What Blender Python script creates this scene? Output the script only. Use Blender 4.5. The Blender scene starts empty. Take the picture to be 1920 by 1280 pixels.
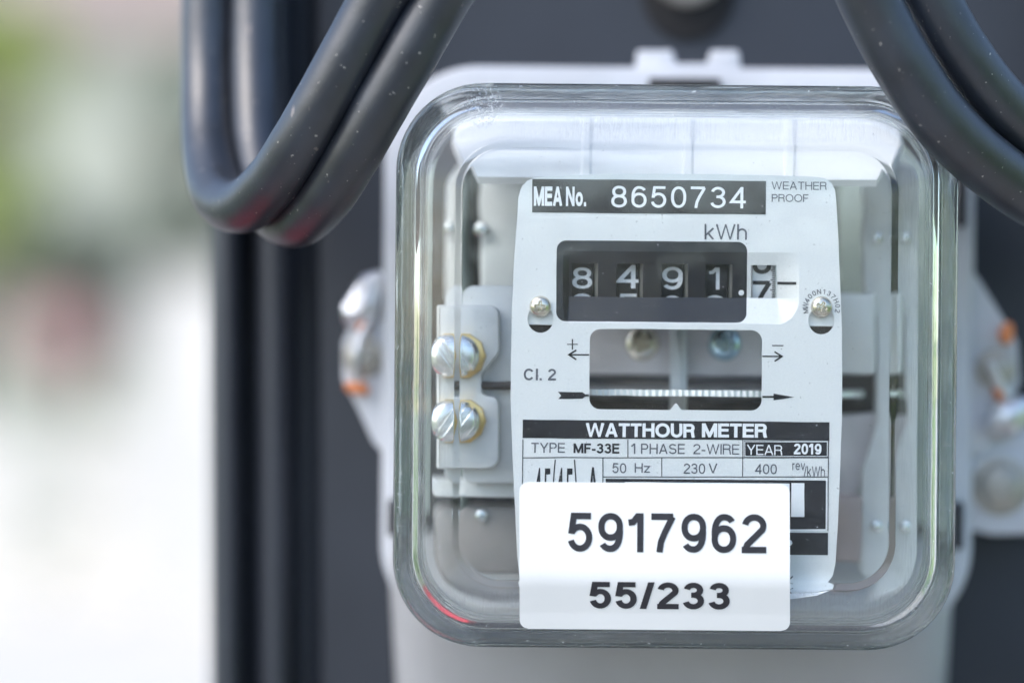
import bpy, bmesh, math, random
from math import sin, cos, pi, radians, hypot
from mathutils import Vector, Matrix
from mathutils.geometry import delaunay_2d_cdt, tessellate_polygon

random.seed(11)
C = bpy.context.scene.collection
scene = bpy.context.scene

# ------------------------------------------------------------------ measures
U_ = 0.00012            # one unit of the drawing grid = 0.12 mm
DIST = 4525.0           # camera distance to the nameplate, in grid units
AX, AY = 1300.0, 720.0  # where the lens axis meets the picture
ROLL = radians(0.5)

# ------------------------------------------------------------------ camera
cam = bpy.data.cameras.new('camera')
cam.sensor_width = 36.0
cam.lens = 36.0 * DIST / 1920.0
cam.shift_x = (960 - AX) / 1920.0
cam.shift_y = (AY - 640) / 1920.0
cam.clip_start = 0.02
cam.clip_end = 500
cam.dof.use_dof = True
cam.dof.focus_distance = (DIST - 35) * U_
cam.dof.aperture_fstop = 3.4
camo = bpy.data.objects.new('camera', cam)
C.objects.link(camo)
camo.matrix_world = Matrix.Translation((0, -DIST * U_, 0)) @ Matrix.Rotation(radians(90), 4, 'X') @ Matrix.Rotation(ROLL, 4, 'Z')
scene.camera = camo

# ------------------------------------------------------------------ light
SUN_EL, SUN_AZ = radians(45), radians(232)     # azimuth clockwise from +Y: behind the camera, to the left
world = bpy.data.worlds.new('World')
scene.world = world
world.use_nodes = True
wn = world.node_tree.nodes
sky = wn.new('ShaderNodeTexSky')
sky.sky_type = 'NISHITA'
sky.sun_disc = False
sky.sun_elevation = SUN_EL
sky.sun_rotation = SUN_AZ
sky.air_density = 1.0
sky.dust_density = 1.7
sky.ozone_density = 1.0
world.node_tree.links.new(sky.outputs[0], wn['Background'].inputs[0])
wn['Background'].inputs[1].default_value = 0.15
sun = bpy.data.lights.new('sun', 'SUN')
sun.energy = 0.75
sun.angle = radians(35)
sun.color = (1.0, 0.985, 0.98)
suno = bpy.data.objects.new('sun', sun)
C.objects.link(suno)
sdir = Vector((sin(SUN_AZ) * cos(SUN_EL), cos(SUN_AZ) * cos(SUN_EL), sin(SUN_EL)))
suno.rotation_euler = sdir.to_track_quat('Z', 'Y').to_euler()
suno.location = sdir * 5
scene.view_settings.view_transform = 'Standard'
scene.view_settings.look = 'None'
scene.view_settings.gamma = 1
scene.view_settings.use_curve_mapping = False
scene.view_settings.exposure = 1.22
scene.render.engine = 'CYCLES'
cy = scene.cycles
cy.max_bounces = 24
cy.transmission_bounces = 20
cy.glossy_bounces = 10
cy.diffuse_bounces = 6
cy.transparent_max_bounces = 16
cy.caustics_refractive = True
cy.caustics_reflective = True
cy.blur_glossy = 0.0
cy.sample_clamp_indirect = 10.0
cy.use_denoising = True

# ------------------------------------------------------------------ coordinate helpers
def un(px, py):
    """picture position -> grid position relative to the lens axis, levelled"""
    x, y = px - AX, py - AY
    return x * cos(ROLL) + y * sin(ROLL), -x * sin(ROLL) + y * cos(ROLL)

def wv(x, y, d):
    """levelled grid position as seen, lying at depth d -> world"""
    k = (DIST + d) / DIST * U_
    return Vector((x * k, d * U_, -y * k))

def wp(px, py, d):
    x, y = un(px, py)
    return wv(x, y, d)

def wt(x, y, d):
    """true grid position -> world"""
    return Vector((x * U_, d * U_, -y * U_))

# ------------------------------------------------------------------ materials
def mat(name, col, rough=0.5, metal=0.0, noise=0.0, nscale=300.0, bump=0.0, bscale=2000.0, spec=0.5, coat=0.0):
    m = bpy.data.materials.new(name)
    m.use_nodes = True
    nt = m.node_tree
    b = nt.nodes['Principled BSDF']
    b.inputs['Base Color'].default_value = (*col, 1)
    b.inputs['Roughness'].default_value = rough
    b.inputs['Metallic'].default_value = metal
    b.inputs['Specular IOR Level'].default_value = spec
    b.inputs['Coat Weight'].default_value = coat
    tc = nt.nodes.new('ShaderNodeTexCoord')
    if noise > 0:
        n = nt.nodes.new('ShaderNodeTexNoise')
        n.inputs['Scale'].default_value = nscale
        n.inputs['Detail'].default_value = 6
        r = nt.nodes.new('ShaderNodeValToRGB')
        r.color_ramp.elements[0].position = 0.3
        r.color_ramp.elements[1].position = 0.7
        r.color_ramp.elements[0].color = (*[max(0, c * (1 - noise)) for c in col], 1)
        r.color_ramp.elements[1].color = (*[min(1, c * (1 + noise)) for c in col], 1)
        nt.links.new(tc.outputs['Object'], n.inputs['Vector'])
        nt.links.new(n.outputs['Fac'], r.inputs['Fac'])
        nt.links.new(r.outputs['Color'], b.inputs['Base Color'])
    if bump > 0:
        n2 = nt.nodes.new('ShaderNodeTexNoise')
        n2.inputs['Scale'].default_value = bscale
        n2.inputs['Detail'].default_value = 4
        bp = nt.nodes.new('ShaderNodeBump')
        bp.inputs['Strength'].default_value = bump
        bp.inputs['Distance'].default_value = 0.0005
        nt.links.new(tc.outputs['Object'], n2.inputs['Vector'])
        nt.links.new(n2.outputs['Fac'], bp.inputs['Height'])
        nt.links.new(bp.outputs['Normal'], b.inputs['Normal'])
    return m

def add_specks(m, col, scale, thr, amount=1.0, stretch=(1, 1, 1)):
    """scattered small dust specks over the base colour"""
    nt = m.node_tree
    b = nt.nodes['Principled BSDF']
    inp = b.inputs['Base Color']
    tc = nt.nodes.new('ShaderNodeTexCoord')
    mp = nt.nodes.new('ShaderNodeMapping')
    mp.inputs['Scale'].default_value = stretch
    n = nt.nodes.new('ShaderNodeTexNoise')
    n.inputs['Scale'].default_value = scale
    n.inputs['Detail'].default_value = 2
    r = nt.nodes.new('ShaderNodeMapRange')
    r.inputs['From Min'].default_value = thr
    r.inputs['From Max'].default_value = thr + 0.04
    r.inputs['To Max'].default_value = amount
    mx = nt.nodes.new('ShaderNodeMix')
    mx.data_type = 'RGBA'
    nt.links.new(tc.outputs['Object'], mp.inputs['Vector'])
    nt.links.new(mp.outputs['Vector'], n.inputs['Vector'])
    nt.links.new(n.outputs['Fac'], r.inputs['Value'])
    nt.links.new(r.outputs['Result'], mx.inputs['Factor'])
    if inp.is_linked:
        src = inp.links[0].from_socket
        nt.links.new(src, mx.inputs[6])
    else:
        mx.inputs[6].default_value = inp.default_value
    mx.inputs[7].default_value = (*col, 1)
    nt.links.new(mx.outputs[2], inp)

M = {}
M['grey_paint'] = mat('grey_paint', (0.55, 0.57, 0.61), 0.4, noise=0.09, nscale=40, bump=0.08, bscale=1800)
M['post_paint'] = mat('post_paint', (0.024, 0.029, 0.040), 0.45, noise=0.12, nscale=25, bump=0.1, bscale=300)
M['rubber'] = mat('rubber', (0.014, 0.019, 0.029), 0.40, noise=0.35, nscale=110, bump=0.10, bscale=900, spec=1.0)
add_specks(M['rubber'], (0.45, 0.43, 0.40), 900, 0.715, 0.8)
add_specks(M['rubber'], (0.40, 0.33, 0.30), 480, 0.725, 0.4, (1, 1, 0.35))
M['ink'] = mat('ink', (0.018, 0.018, 0.024), 0.38, noise=0.25, nscale=120, spec=0.3)
add_specks(M['ink'], (0.3, 0.3, 0.3), 1500, 0.76, 0.7)
M['white_ink'] = mat('white_ink', (0.82, 0.83, 0.86), 0.5)
M['grey_ink'] = mat('grey_ink', (0.10, 0.105, 0.13), 0.5)
M['sticker'] = mat('sticker', (0.87, 0.875, 0.87), 0.4, noise=0.025, nscale=35, bump=0.06, bscale=350)
add_specks(M['sticker'], (0.35, 0.32, 0.3), 420, 0.775, 0.5)
M['sticker_ink'] = mat('sticker_ink', (0.028, 0.028, 0.035), 0.45, noise=0.3, nscale=400)
M['cast'] = mat('cast', (0.64, 0.66, 0.67), 0.42, noise=0.06, nscale=120, bump=0.15, bscale=1500)
M['zinc'] = mat('zinc', (0.80, 0.82, 0.82), 0.22, 1.0, noise=0.08, nscale=250, bump=0.1, bscale=900)
M['steel'] = mat('steel', (0.68, 0.68, 0.70), 0.3, 1.0, noise=0.1, nscale=200)
M['warm_steel'] = mat('warm_steel', (0.74, 0.68, 0.58), 0.24, 1.0, noise=0.12, nscale=400)
M['brass'] = mat('brass', (0.78, 0.55, 0.24), 0.3, 1.0)
M['magnet'] = mat('magnet', (0.60, 0.57, 0.58), 0.5, noise=0.15, nscale=90)
M['dark_iron'] = mat('dark_iron', (0.035, 0.030, 0.032), 0.5, noise=0.2, nscale=200)
M['bobbin'] = mat('bobbin', (0.25, 0.235, 0.23), 0.4, noise=0.1, nscale=90)
M['copper'] = mat('copper', (0.34, 0.285, 0.28), 0.5)
M['pale_metal'] = mat('pale_metal', (0.66, 0.68, 0.69), 0.4, 0.1, noise=0.05, nscale=80)
M['aluminium'] = mat('aluminium', (0.90, 0.91, 0.92), 0.4, 0.5)
M['wheel_black'] = mat('wheel_black', (0.022, 0.022, 0.026), 0.45, noise=0.2, nscale=900)
M['wheel_white'] = mat('wheel_white', (0.82, 0.83, 0.85), 0.45)
M['wheel_ink'] = mat('wheel_ink', (0.88, 0.88, 0.90), 0.5, noise=0.08, nscale=1500)
M['gear'] = mat('gear', (0.40, 0.37, 0.33), 0.5)
M['foil'] = mat('foil', (0.72, 0.73, 0.76), 0.3, 0.85, noise=0.1, nscale=300, bump=0.4, bscale=500)
M['orange'] = mat('orange', (0.72, 0.25, 0.10), 0.5, noise=0.2, nscale=500)
M['bolt'] = mat('bolt', (0.42, 0.40, 0.36), 0.42, 0.4, noise=0.12, nscale=300)
M['dark_clip'] = mat('dark_clip', (0.006, 0.006, 0.007), 0.8, noise=0.1, nscale=300)
M['tab'] = mat('tab', (0.78, 0.79, 0.80), 0.35, 0.3, noise=0.05, nscale=400)
M['white_paint'] = mat('white_paint', (0.76, 0.77, 0.79), 0.4, noise=0.02, nscale=90)
M['shaded_cover_grey'] = mat('shaded_cover_grey', (0.38, 0.385, 0.40), 0.42, noise=0.10, nscale=28, bump=0.08, bscale=1800)  # housing grey painted darker, for the shade below the glass cover
M['blue_zinc'] = mat('blue_zinc', (0.50, 0.66, 0.74), 0.2, 1.0)
M['bright_zinc'] = mat('bright_zinc', (0.88, 0.89, 0.89), 0.26, 0.92, noise=0.05, nscale=250)
M['reflection_liner'] = mat('reflection_liner', (0.36, 0.42, 0.39), 0.45, noise=0.08, nscale=60)  # green-grey stands in for foliage reflected in the sloping glass edge
M['gasket'] = mat('gasket', (0.11, 0.12, 0.13), 0.6, noise=0.1, nscale=300)

# glass: clear with a faint green cast and very slight moulding waves
g = bpy.data.materials.new('clear_glass')
g.use_nodes = True
nt = g.node_tree
nt.nodes.remove(nt.nodes['Principled BSDF'])
gb = nt.nodes.new('ShaderNodeBsdfGlass')
gb.inputs['Color'].default_value = (0.975, 0.988, 0.985, 1)
gb.inputs['IOR'].default_value = 1.5
gb.inputs['Roughness'].default_value = 0.0
tc = nt.nodes.new('ShaderNodeTexCoord')
nz = nt.nodes.new('ShaderNodeTexNoise')
nz.inputs['Scale'].default_value = 90
nz.inputs['Detail'].default_value = 1
bp = nt.nodes.new('ShaderNodeBump')
bp.inputs['Strength'].default_value = 0.28
bp.inputs['Distance'].default_value = 0.0006
nt.links.new(tc.outputs['Object'], nz.inputs['Vector'])
nt.links.new(nz.outputs['Fac'], bp.inputs['Height'])
nt.links.new(bp.outputs['Normal'], gb.inputs['Normal'])
# dust: fine specks and smudges of a pale film that scatters light
df = nt.nodes.new('ShaderNodeBsdfDiffuse')
df.inputs['Color'].default_value = (0.75, 0.77, 0.78, 1)
n3 = nt.nodes.new('ShaderNodeTexNoise')
n3.inputs['Scale'].default_value = 1300
n3.inputs['Detail'].default_value = 2
r3 = nt.nodes.new('ShaderNodeMapRange')
r3.inputs['From Min'].default_value = 0.73
r3.inputs['From Max'].default_value = 0.80
r3.inputs['To Max'].default_value = 0.6
n4 = nt.nodes.new('ShaderNodeTexNoise')
n4.inputs['Scale'].default_value = 45
n4.inputs['Detail'].default_value = 5
r4 = nt.nodes.new('ShaderNodeMapRange')
r4.inputs['From Min'].default_value = 0.45
r4.inputs['From Max'].default_value = 0.85
r4.inputs['To Min'].default_value = 0.004
r4.inputs['To Max'].default_value = 0.022
ad = nt.nodes.new('ShaderNodeMath')
ad.operation = 'ADD'
mx = nt.nodes.new('ShaderNodeMixShader')
nt.links.new(tc.outputs['Object'], n3.inputs['Vector'])
nt.links.new(tc.outputs['Object'], n4.inputs['Vector'])
nt.links.new(n3.outputs['Fac'], r3.inputs['Value'])
nt.links.new(n4.outputs['Fac'], r4.inputs['Value'])
nt.links.new(r3.outputs['Result'], ad.inputs[0])
nt.links.new(r4.outputs['Result'], ad.inputs[1])
# fine drawn streaks from the mould on the sloping edge
def gm_(op, a, b=None, c=None):
    n_ = nt.nodes.new('ShaderNodeMath'); n_.operation = op
    for i_, v_ in enumerate((a, b, c)):
        if v_ is None: continue
        if isinstance(v_, (int, float)): n_.inputs[i_].default_value = v_
        else: nt.links.new(v_, n_.inputs[i_])
    return n_.outputs[0]
sx_ = nt.nodes.new('ShaderNodeSeparateXYZ')
nt.links.new(tc.outputs['Object'], sx_.inputs[0])
ex = gm_('SUBTRACT', 526.5 * U_, gm_('ABSOLUTE', gm_('SUBTRACT', sx_.outputs[0], -33.5 * U_)))
ez = gm_('SUBTRACT', 527.5 * U_, gm_('ABSOLUTE', gm_('SUBTRACT', sx_.outputs[2], 32.5 * U_)))
es = gm_('DIVIDE', gm_('MINIMUM', ex, ez), U_)
def ramp(v, a, b):
    r_ = nt.nodes.new('ShaderNodeMapRange'); r_.interpolation_type = 'SMOOTHSTEP'
    r_.inputs['From Min'].default_value = a; r_.inputs['From Max'].default_value = b
    nt.links.new(v, r_.inputs['Value']); return r_.outputs['Result']
band = gm_('MULTIPLY', ramp(es, 28, 50), ramp(es, 122, 105))
mpn = nt.nodes.new('ShaderNodeMapping')
mpn.inputs['Rotation'].default_value = (0, radians(40), 0)
mpn.inputs['Scale'].default_value = (2600, 2600, 160)
nt.links.new(tc.outputs['Object'], mpn.inputs['Vector'])
n5 = nt.nodes.new('ShaderNodeTexNoise'); n5.inputs['Scale'].default_value = 1.0; n5.inputs['Detail'].default_value = 3
nt.links.new(mpn.outputs['Vector'], n5.inputs['Vector'])
n6 = nt.nodes.new('ShaderNodeTexNoise'); n6.inputs['Scale'].default_value = 70; n6.inputs['Detail'].default_value = 3
nt.links.new(tc.outputs['Object'], n6.inputs['Vector'])
streak = gm_('MULTIPLY', ramp(n5.outputs['Fac'], 0.4, 0.75), ramp(n6.outputs['Fac'], 0.3, 0.7))
film = gm_('MULTIPLY', band, gm_('MULTIPLY_ADD', streak, 0.12, 0.035))
# scuffed spot at the upper left corner and along the top edge
vd = nt.nodes.new('ShaderNodeVectorMath'); vd.operation = 'DISTANCE'
nt.links.new(tc.outputs['Object'], vd.inputs[0])
vd.inputs[1].default_value = tuple(wp(905, 198, -40))
n7 = nt.nodes.new('ShaderNodeTexNoise'); n7.inputs['Scale'].default_value = 1400; n7.inputs['Detail'].default_value = 3
nt.links.new(tc.outputs['Object'], n7.inputs['Vector'])
scuff = gm_('MULTIPLY', ramp(vd.outputs['Value'], 52 * U_, 20 * U_), ramp(n7.outputs['Fac'], 0.52, 0.62))
n8 = nt.nodes.new('ShaderNodeTexNoise'); n8.inputs['Scale'].default_value = 700; n8.inputs['Detail'].default_value = 4
nt.links.new(tc.outputs['Object'], n8.inputs['Vector'])
chip = gm_('MULTIPLY', ramp(es, 26, 6), ramp(n8.outputs['Fac'], 0.66, 0.74))
film = gm_('ADD', film, gm_('MULTIPLY', gm_('ADD', scuff, chip), 0.55))
tot = gm_('ADD', ad.outputs[0], film)
nt.links.new(tot, mx.inputs[0])
nt.links.new(gb.outputs[0], mx.inputs[1])
nt.links.new(df.outputs[0], mx.inputs[2])
nt.links.new(mx.outputs[0], nt.nodes['Material Output'].inputs[0])
M['glass'] = g

# ------------------------------------------------------------------ object helpers
def obj(name, verts, faces, mats, parent=None, smooth=False, fmat=None, recalc=True):
    me = bpy.data.meshes.new(name)
    me.from_pydata([tuple(v) for v in verts], [], faces)
    if not isinstance(mats, (list, tuple)):
        mats = [mats]
    for m in mats:
        me.materials.append(m)
    if fmat is not None:
        me.polygons.foreach_set('material_index', fmat)
    if recalc:
        bm = bmesh.new()
        bm.from_mesh(me)
        bmesh.ops.recalc_face_normals(bm, faces=bm.faces)
        bm.to_mesh(me)
        bm.free()
    if smooth is True:
        me.polygons.foreach_set('use_smooth', [True] * len(me.polygons))
    elif smooth:
        me.polygons.foreach_set('use_smooth', [True] * len(me.polygons))
        me.set_sharp_from_angle(angle=radians(smooth))
    me.update()
    o = bpy.data.objects.new(name, me)
    C.objects.link(o)
    if parent is not None:
        put_under(o, parent)
    return o

def put_under(o, parent):
    o.parent = parent
    if parent.type == 'EMPTY':
        o.matrix_parent_inverse = Matrix.Translation(-parent.location)

def tag(o, label=None, cat=None, group=None, kind=None):
    if label: o['label'] = label
    if cat: o['category'] = cat
    if group: o['group'] = group
    if kind: o['kind'] = kind
    return o

def thing(name, loc, label, cat, group=None):
    o = bpy.data.objects.new(name, None)
    o.empty_display_size = 0.01
    o.location = loc
    C.objects.link(o)
    return tag(o, label, cat, group)

class MB:
    def __init__(s): s.v, s.f, s.m = [], [], []
    def add(s, verts, faces, mi=0):
        n = len(s.v)
        s.v += [Vector(a) for a in verts]
        s.f += [tuple(i + n for i in f) for f in faces]
        s.m += [mi] * len(faces)
    def loops(s, loops, cap0=True, cap1=True, mi=0):
        n = len(loops[0])
        vs = [p for l in loops for p in l]
        fs = []
        for i in range(len(loops) - 1):
            a, b = i * n, (i + 1) * n
            for j in range(n):
                k = (j + 1) % n
                fs.append((a + j, a + k, b + k, b + j))
        if cap0: fs.append(tuple(range(n - 1, -1, -1)))
        if cap1: fs.append(tuple(range((len(loops) - 1) * n, len(loops) * n)))
        s.add(vs, fs, mi)
    def build(s, name, mats, parent=None, smooth=False, recalc=True):
        return obj(name, s.v, s.f, mats, parent, smooth, s.m, recalc)

def rr(cx, cy, hw, hh, r, n=12):
    """rounded rectangle, list of (x, y)"""
    r = max(0.01, min(r, hw, hh))
    out = []
    for (sx, sy, a0) in ((1, 1, 0), (-1, 1, 90), (-1, -1, 180), (1, -1, 270)):
        for i in range(n + 1):
            a = radians(a0 + 90 * i / n)
            out.append((cx + sx * (hw - r) + r * cos(a), cy + sy * (hh - r) + r * sin(a)))
    return out

def ell(cx, cy, rx, ry, n=40):
    return [(cx + rx * cos(2 * pi * i / n), cy + ry * sin(2 * pi * i / n)) for i in range(n)]

def fillet(pts, radii, n=8):
    """polyline with rounded inner corners"""
    out = [Vector(pts[0])]
    for i in range(1, len(pts) - 1):
        p, a, b = Vector(pts[i]), Vector(pts[i - 1]), Vector(pts[i + 1])
        r = radii[i]
        if r <= 0:
            out.append(p); continue
        u, w = (a - p).normalized(), (b - p).normalized()
        ang = u.angle(w)
        t = min(r / math.tan(ang / 2), (a - p).length * .49, (b - p).length * .49)
        rr_ = t * math.tan(ang / 2)
        c = p + (u + w).normalized() * (rr_ / sin(ang / 2))
        s, e = p + u * t - c, p + w * t - c
        tot = s.angle(e)
        for k in range(n + 1):
            f = k / n
            q = (s * sin((1 - f) * tot) + e * sin(f * tot)) / sin(tot)
            out.append(c + q)
    out.append(Vector(pts[-1]))
    return out

def prism(mb, poly, d0, d1, bev=0.0, mi=0, persp=True):
    """extrude a seen outline (levelled grid) from depth d0 (front) to d1, front edge bevelled"""
    def L(pts, d, base): return [wv(x * (DIST + base) / (DIST + d), y * (DIST + base) / (DIST + d), d) for x, y in pts]
    if bev > 0:
        ins = inset(poly, bev)
        mid = inset(poly, bev * 0.3)
        mb.loops([L(ins, d0, d0), L(mid, d0 + bev * .3, d0), L(poly, d0 + bev, d0), L(poly, d1, d0)], mi=mi)
    else:
        mb.loops([L(poly, d0, d0), L(poly, d1, d0)], mi=mi)

def inset(poly, k):
    n = len(poly)
    area = sum(poly[i][0] * poly[(i + 1) % n][1] - poly[(i + 1) % n][0] * poly[i][1] for i in range(n))
    s = 1 if area > 0 else -1
    out = []
    for i in range(n):
        a, p, b = Vector(poly[i - 1]), Vector(poly[i]), Vector(poly[(i + 1) % n])
        e1, e2 = (p - a), (b - p)
        if e1.length < 1e-6 or e2.length < 1e-6:
            out.append((p.x, p.y)); continue
        e1.normalize(); e2.normalize()
        n1, n2 = Vector((-e1.y, e1.x)) * s, Vector((-e2.y, e2.x)) * s
        nn = n1 + n2
        if nn.length < 1e-6:
            out.append((p.x, p.y)); continue
        nn.normalize()
        q = p + nn * (k / max(0.5, nn.dot(n1)))
        out.append((q.x, q.y))
    return out

def ppx(pts): return [un(*p) for p in pts]

def round_poly(pts, r, n=6):
    """closed polygon with rounded corners"""
    m = len(pts)
    rad = r if isinstance(r, (list, tuple)) else [r] * m
    out = []
    for i in range(m):
        seg = fillet([pts[i - 1], pts[i], pts[(i + 1) % m]], [0, rad[i], 0], n)
        out += [(q.x, q.y) for q in seg[1:-1]]
    return out

# ------------------------------------------------------------------ a plain grotesque lettering made of strokes
def arc(cx, cy, rx, ry, a0, a1, n=None, e=2.0):
    n = n or max(4, int(abs(a1 - a0) / 10))
    out = []
    for i in range(n + 1):
        a = radians(a0 + (a1 - a0) * i / n)
        c, s = cos(a), sin(a)
        out.append((cx + rx * math.copysign(abs(c) ** (2 / e), c), cy + ry * math.copysign(abs(s) ** (2 / e), s)))
    return out

def glyph(ch, w):
    """strokes (polyline, closed) in a box of cap height 1, and the advance width"""
    h = w / 2
    t, b = 1 - h, h
    S, W = [], 0.66
    mid = 0.53
    def s(p, closed=False): S.append((p, closed))
    if ch == '0':
        s(arc(W / 2, .5, W / 2 - h, .5 - h, 0, 350, 35, 2.25), True)
    elif ch == '8':
        s(arc(W / 2, (t + mid) / 2, W / 2 - h - .035, (t - mid) / 2, 0, 350, 35, 2.2), True)
        s(arc(W / 2, (b + mid) / 2, W / 2 - h, (mid - b) / 2, 0, 350, 35, 2.2), True)
    elif ch in '69':
        bt = 0.63
        P = [(arc(W / 2, (b + bt) / 2, W / 2 - h, (bt - b) / 2, 0, 350, 35, 2.15), True),
             (arc(W / 2, .5, W / 2 - h, .5 - h, 190, 90, 12, 2.2) + arc(W / 2, .74, W / 2 - h - .02, t - .74, 85, 20, 8), False)]
        for p, c in P:
            s([(W - x, 1 - y) for x, y in p] if ch == '9' else p, c)
    elif ch == '3':
        s(arc(W / 2 - .01, (t + mid) / 2, W / 2 - h - .03, (t - mid) / 2, 170, -90, 24) + [(W * .38, mid)])
        s(arc(W / 2 - .01, (b + mid) / 2, W / 2 - h, (mid - b) / 2, 90, -168, 24))
    elif ch == '5':
        s([(W - .05, t), (.15, t), (.085, .46)])
        s(arc(W / 2 - .01, (b + .64) / 2, W / 2 - h, (.64 - b) / 2, 150, -165, 30))
    elif ch == '2':
        q = arc(W / 2, .70, W / 2 - h - .005, t - .70, 172, -28, 20)
        s(q + [(h + .06, b + .13), (h + .02, b)])
        s([(0.0, b), (W, b)])
    elif ch == '4':
        x = W * .74
        s([(x, 0), (x, 1)])
        s([(x, 1 - h * .6), (h * .75, .235 + h), (W, .235 + h)])
    elif ch == '7':
        s([(0, t), (W - h * .9, t)])
        q = [(W - h * 1.1, 1 - w * .5), (W - h * 1.1, 1 - w)]
        s([(W - h * 1.05, t), (W * .56, .52), (W * .40, .27), (W * .34, 0)])
    elif ch == '1':
        W = .40
        s([(W - h, 0), (W - h, 1)])
        s([(0.0, .755), (.13, .775), (W - h * 1.4, .99 - h * .2)])
        W = .46
    elif ch == 'A':
        W = .84
        s([(h * .95, 0), (W / 2, 1 + h * .15), (W - h * .95, 0)])
        s([(W * .22, .30 + h * .2), (W * .78, .30 + h * .2)])
    elif ch == 'C':
        W = .84
        s(arc(W / 2, .5, W / 2 - h, .5 - h, 35, 325, 30, 2.1))
    elif ch == 'E':
        W = .68
        s([(h, 0), (h, 1)]); s([(h, t), (W, t)]); s([(h, .52), (W - .03, .52)]); s([(h, b), (W, b)])
    elif ch == 'F':
        W = .64
        s([(h, 0), (h, 1)]); s([(h, t), (W, t)]); s([(h, .50), (W - .06, .50)])
    elif ch == 'H':
        W = .78
        s([(h, 0), (h, 1)]); s([(W - h, 0), (W - h, 1)]); s([(h, .53), (W - h, .53)])
    elif ch == 'I':
        W = w
        s([(h, 0), (h, 1)])
    elif ch == 'M':
        W = .93
        s([(h, 0), (h, 1)]); s([(W - h, 0), (W - h, 1)])
        s([(h * 1.1, 1 - h * .3), (W / 2, h * .9), (W - h * 1.1, 1 - h * .3)])
    elif ch == 'N':
        W = .78
        s([(h, 0), (h, 1)]); s([(W - h, 0), (W - h, 1)]); s([(h * 1.1, 1 - h * .4), (W - h * 1.1, h * .4)])
    elif ch == 'O':
        W = .94
        s(arc(W / 2, .5, W / 2 - h, .5 - h, 0, 350, 36, 2.1), True)
    elif ch in 'PR':
        W = .70 if ch == 'P' else .76
        m = .48 if ch == 'P' else .50
        s([(h, 0), (h, 1)])
        cx = W - h - .5 * (t - m)
        s([(h, t), (cx, t)] + arc(cx, (t + m) / 2, W - h - cx - (.02 if ch == 'R' else 0), (t - m) / 2, 88, -88, 16) + [(cx, m), (h, m)])
        if ch == 'R':
            s([(cx, m)] + arc(cx - .02, m - .13, W - h * 1.4 - cx, .13, 88, 0, 8) + [(W - h * 1.2, .10), (W - h * .8, 0)])
    elif ch == 'S':
        W = .74
        s(arc(W / 2, (t + .52) / 2, W / 2 - h - .02, (t - .52) / 2, 20, 255, 20) + arc(W / 2, (b + .52) / 2, W / 2 - h, (.52 - b) / 2, 75, -165, 20))
    elif ch == 'T':
        W = .72
        s([(W / 2, 0), (W / 2, 1)]); s([(0, t), (W, t)])
    elif ch == 'U':
        W = .77
        r = W / 2 - h
        s([(h, 1), (h, b + r)] + arc(W / 2, b + r, r, r, 180, 360, 18)[1:-1] + [(W - h, b + r), (W - h, 1)])
    elif ch == 'V':
        W = .78
        s([(h * .9, 1), (W / 2, -h * .1), (W - h * .9, 1)])
    elif ch == 'W':
        W = 1.20
        s([(h * .9, 1), (W * .27, h * .1), (W / 2, 1 - h * .1), (W * .73, h * .1), (W - h * .9, 1)])
    elif ch == 'Y':
        W = .80
        s([(h * .9, 1), (W / 2, .42), (W - h * .9, 1)]); s([(W / 2, 0), (W / 2, .45)])
    elif ch == 'k':
        W = .60
        s([(h, 0), (h, 1)]); s([(h, .26), (W - h, .73)]); s([(W * .38, .40), (W - h, 0)])
    elif ch == 'h':
        W = .60
        r = W / 2 - h
        s([(h, 0), (h, 1)]); s(arc(W / 2, .73 - h - r, r, r, 180, 0, 18) + [(W - h, 0)])
    elif ch == 'o':
        W = .66
        s(arc(W / 2, .365, W / 2 - h, .365 - h, 0, 350, 35, 2.1), True)
    elif ch == 'e':
        W = .64
        s(arc(W / 2, .365, W / 2 - h, .365 - h, 0, 320, 30, 2.1)); s([(h, .38), (W - h, .38)])
    elif ch == 'l':
        W = w
        s([(h, 0), (h, 1)])
    elif ch == 'r':
        W = .36
        s([(h, 0), (h, .73)]); s(arc(W, .73 - h - .2, W - h, .2, 180, 95, 8))
    elif ch == 'v':
        W = .60
        s([(h * .9, .73), (W / 2, -h * .1), (W - h * .9, .73)])
    elif ch == 'z':
        W = .58
        s([(0, .73 - h), (W, .73 - h)]); s([(0, h), (W, h)]); s([(h * 1.2, w * .8), (W - h * 1.2, .73 - w * .8)])
    elif ch == '.':
        W = w * 1.05
        s([(W / 2, 0), (W / 2, w * 1.05)])
    elif ch == '/':
        W = .36
        s([(h * .5, -.02), (W - h * .5, 1.02)])
    elif ch == '-':
        W = .36
        s([(0, .36), (W, .36)])
    elif ch == ' ':
        W = .24
    return S, W

def stroke_quads(p, closed, hw):
    """mitred strip of quads along polyline p"""
    n = len(p)
    P = [Vector(q) for q in p]
    L, R = [], []
    for i in range(n):
        a = P[i - 1] if (i > 0 or closed) else None
        b = P[(i + 1) % n] if (i < n - 1 or closed) else None
        if a is None: d1 = d2 = (b - P[i]).normalized()
        elif b is None: d1 = d2 = (P[i] - a).normalized()
        else: d1, d2 = (P[i] - a).normalized(), (b - P[i]).normalized()
        n1, n2 = Vector((-d1.y, d1.x)), Vector((-d2.y, d2.x))
        m = n1 + n2
        m = n1 if m.length < 1e-6 else m.normalized()
        k = hw / max(0.36, m.dot(n1))
        L.append(P[i] + m * k); R.append(P[i] - m * k)
    return [(L[i], L[(i + 1) % n], R[(i + 1) % n], R[i]) for i in range(n if closed else n - 1)]

def text_polys(txt, w, track=0.12):
    x, out = 0.0, []
    for ch in txt:
        S, W = glyph(ch, w)
        for p, c in S:
            for q in stroke_quads(p, c, w / 2):
                out.append([(a.x + x, a.y) for a in q])
        x += W + track
    return out, x - track

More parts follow.
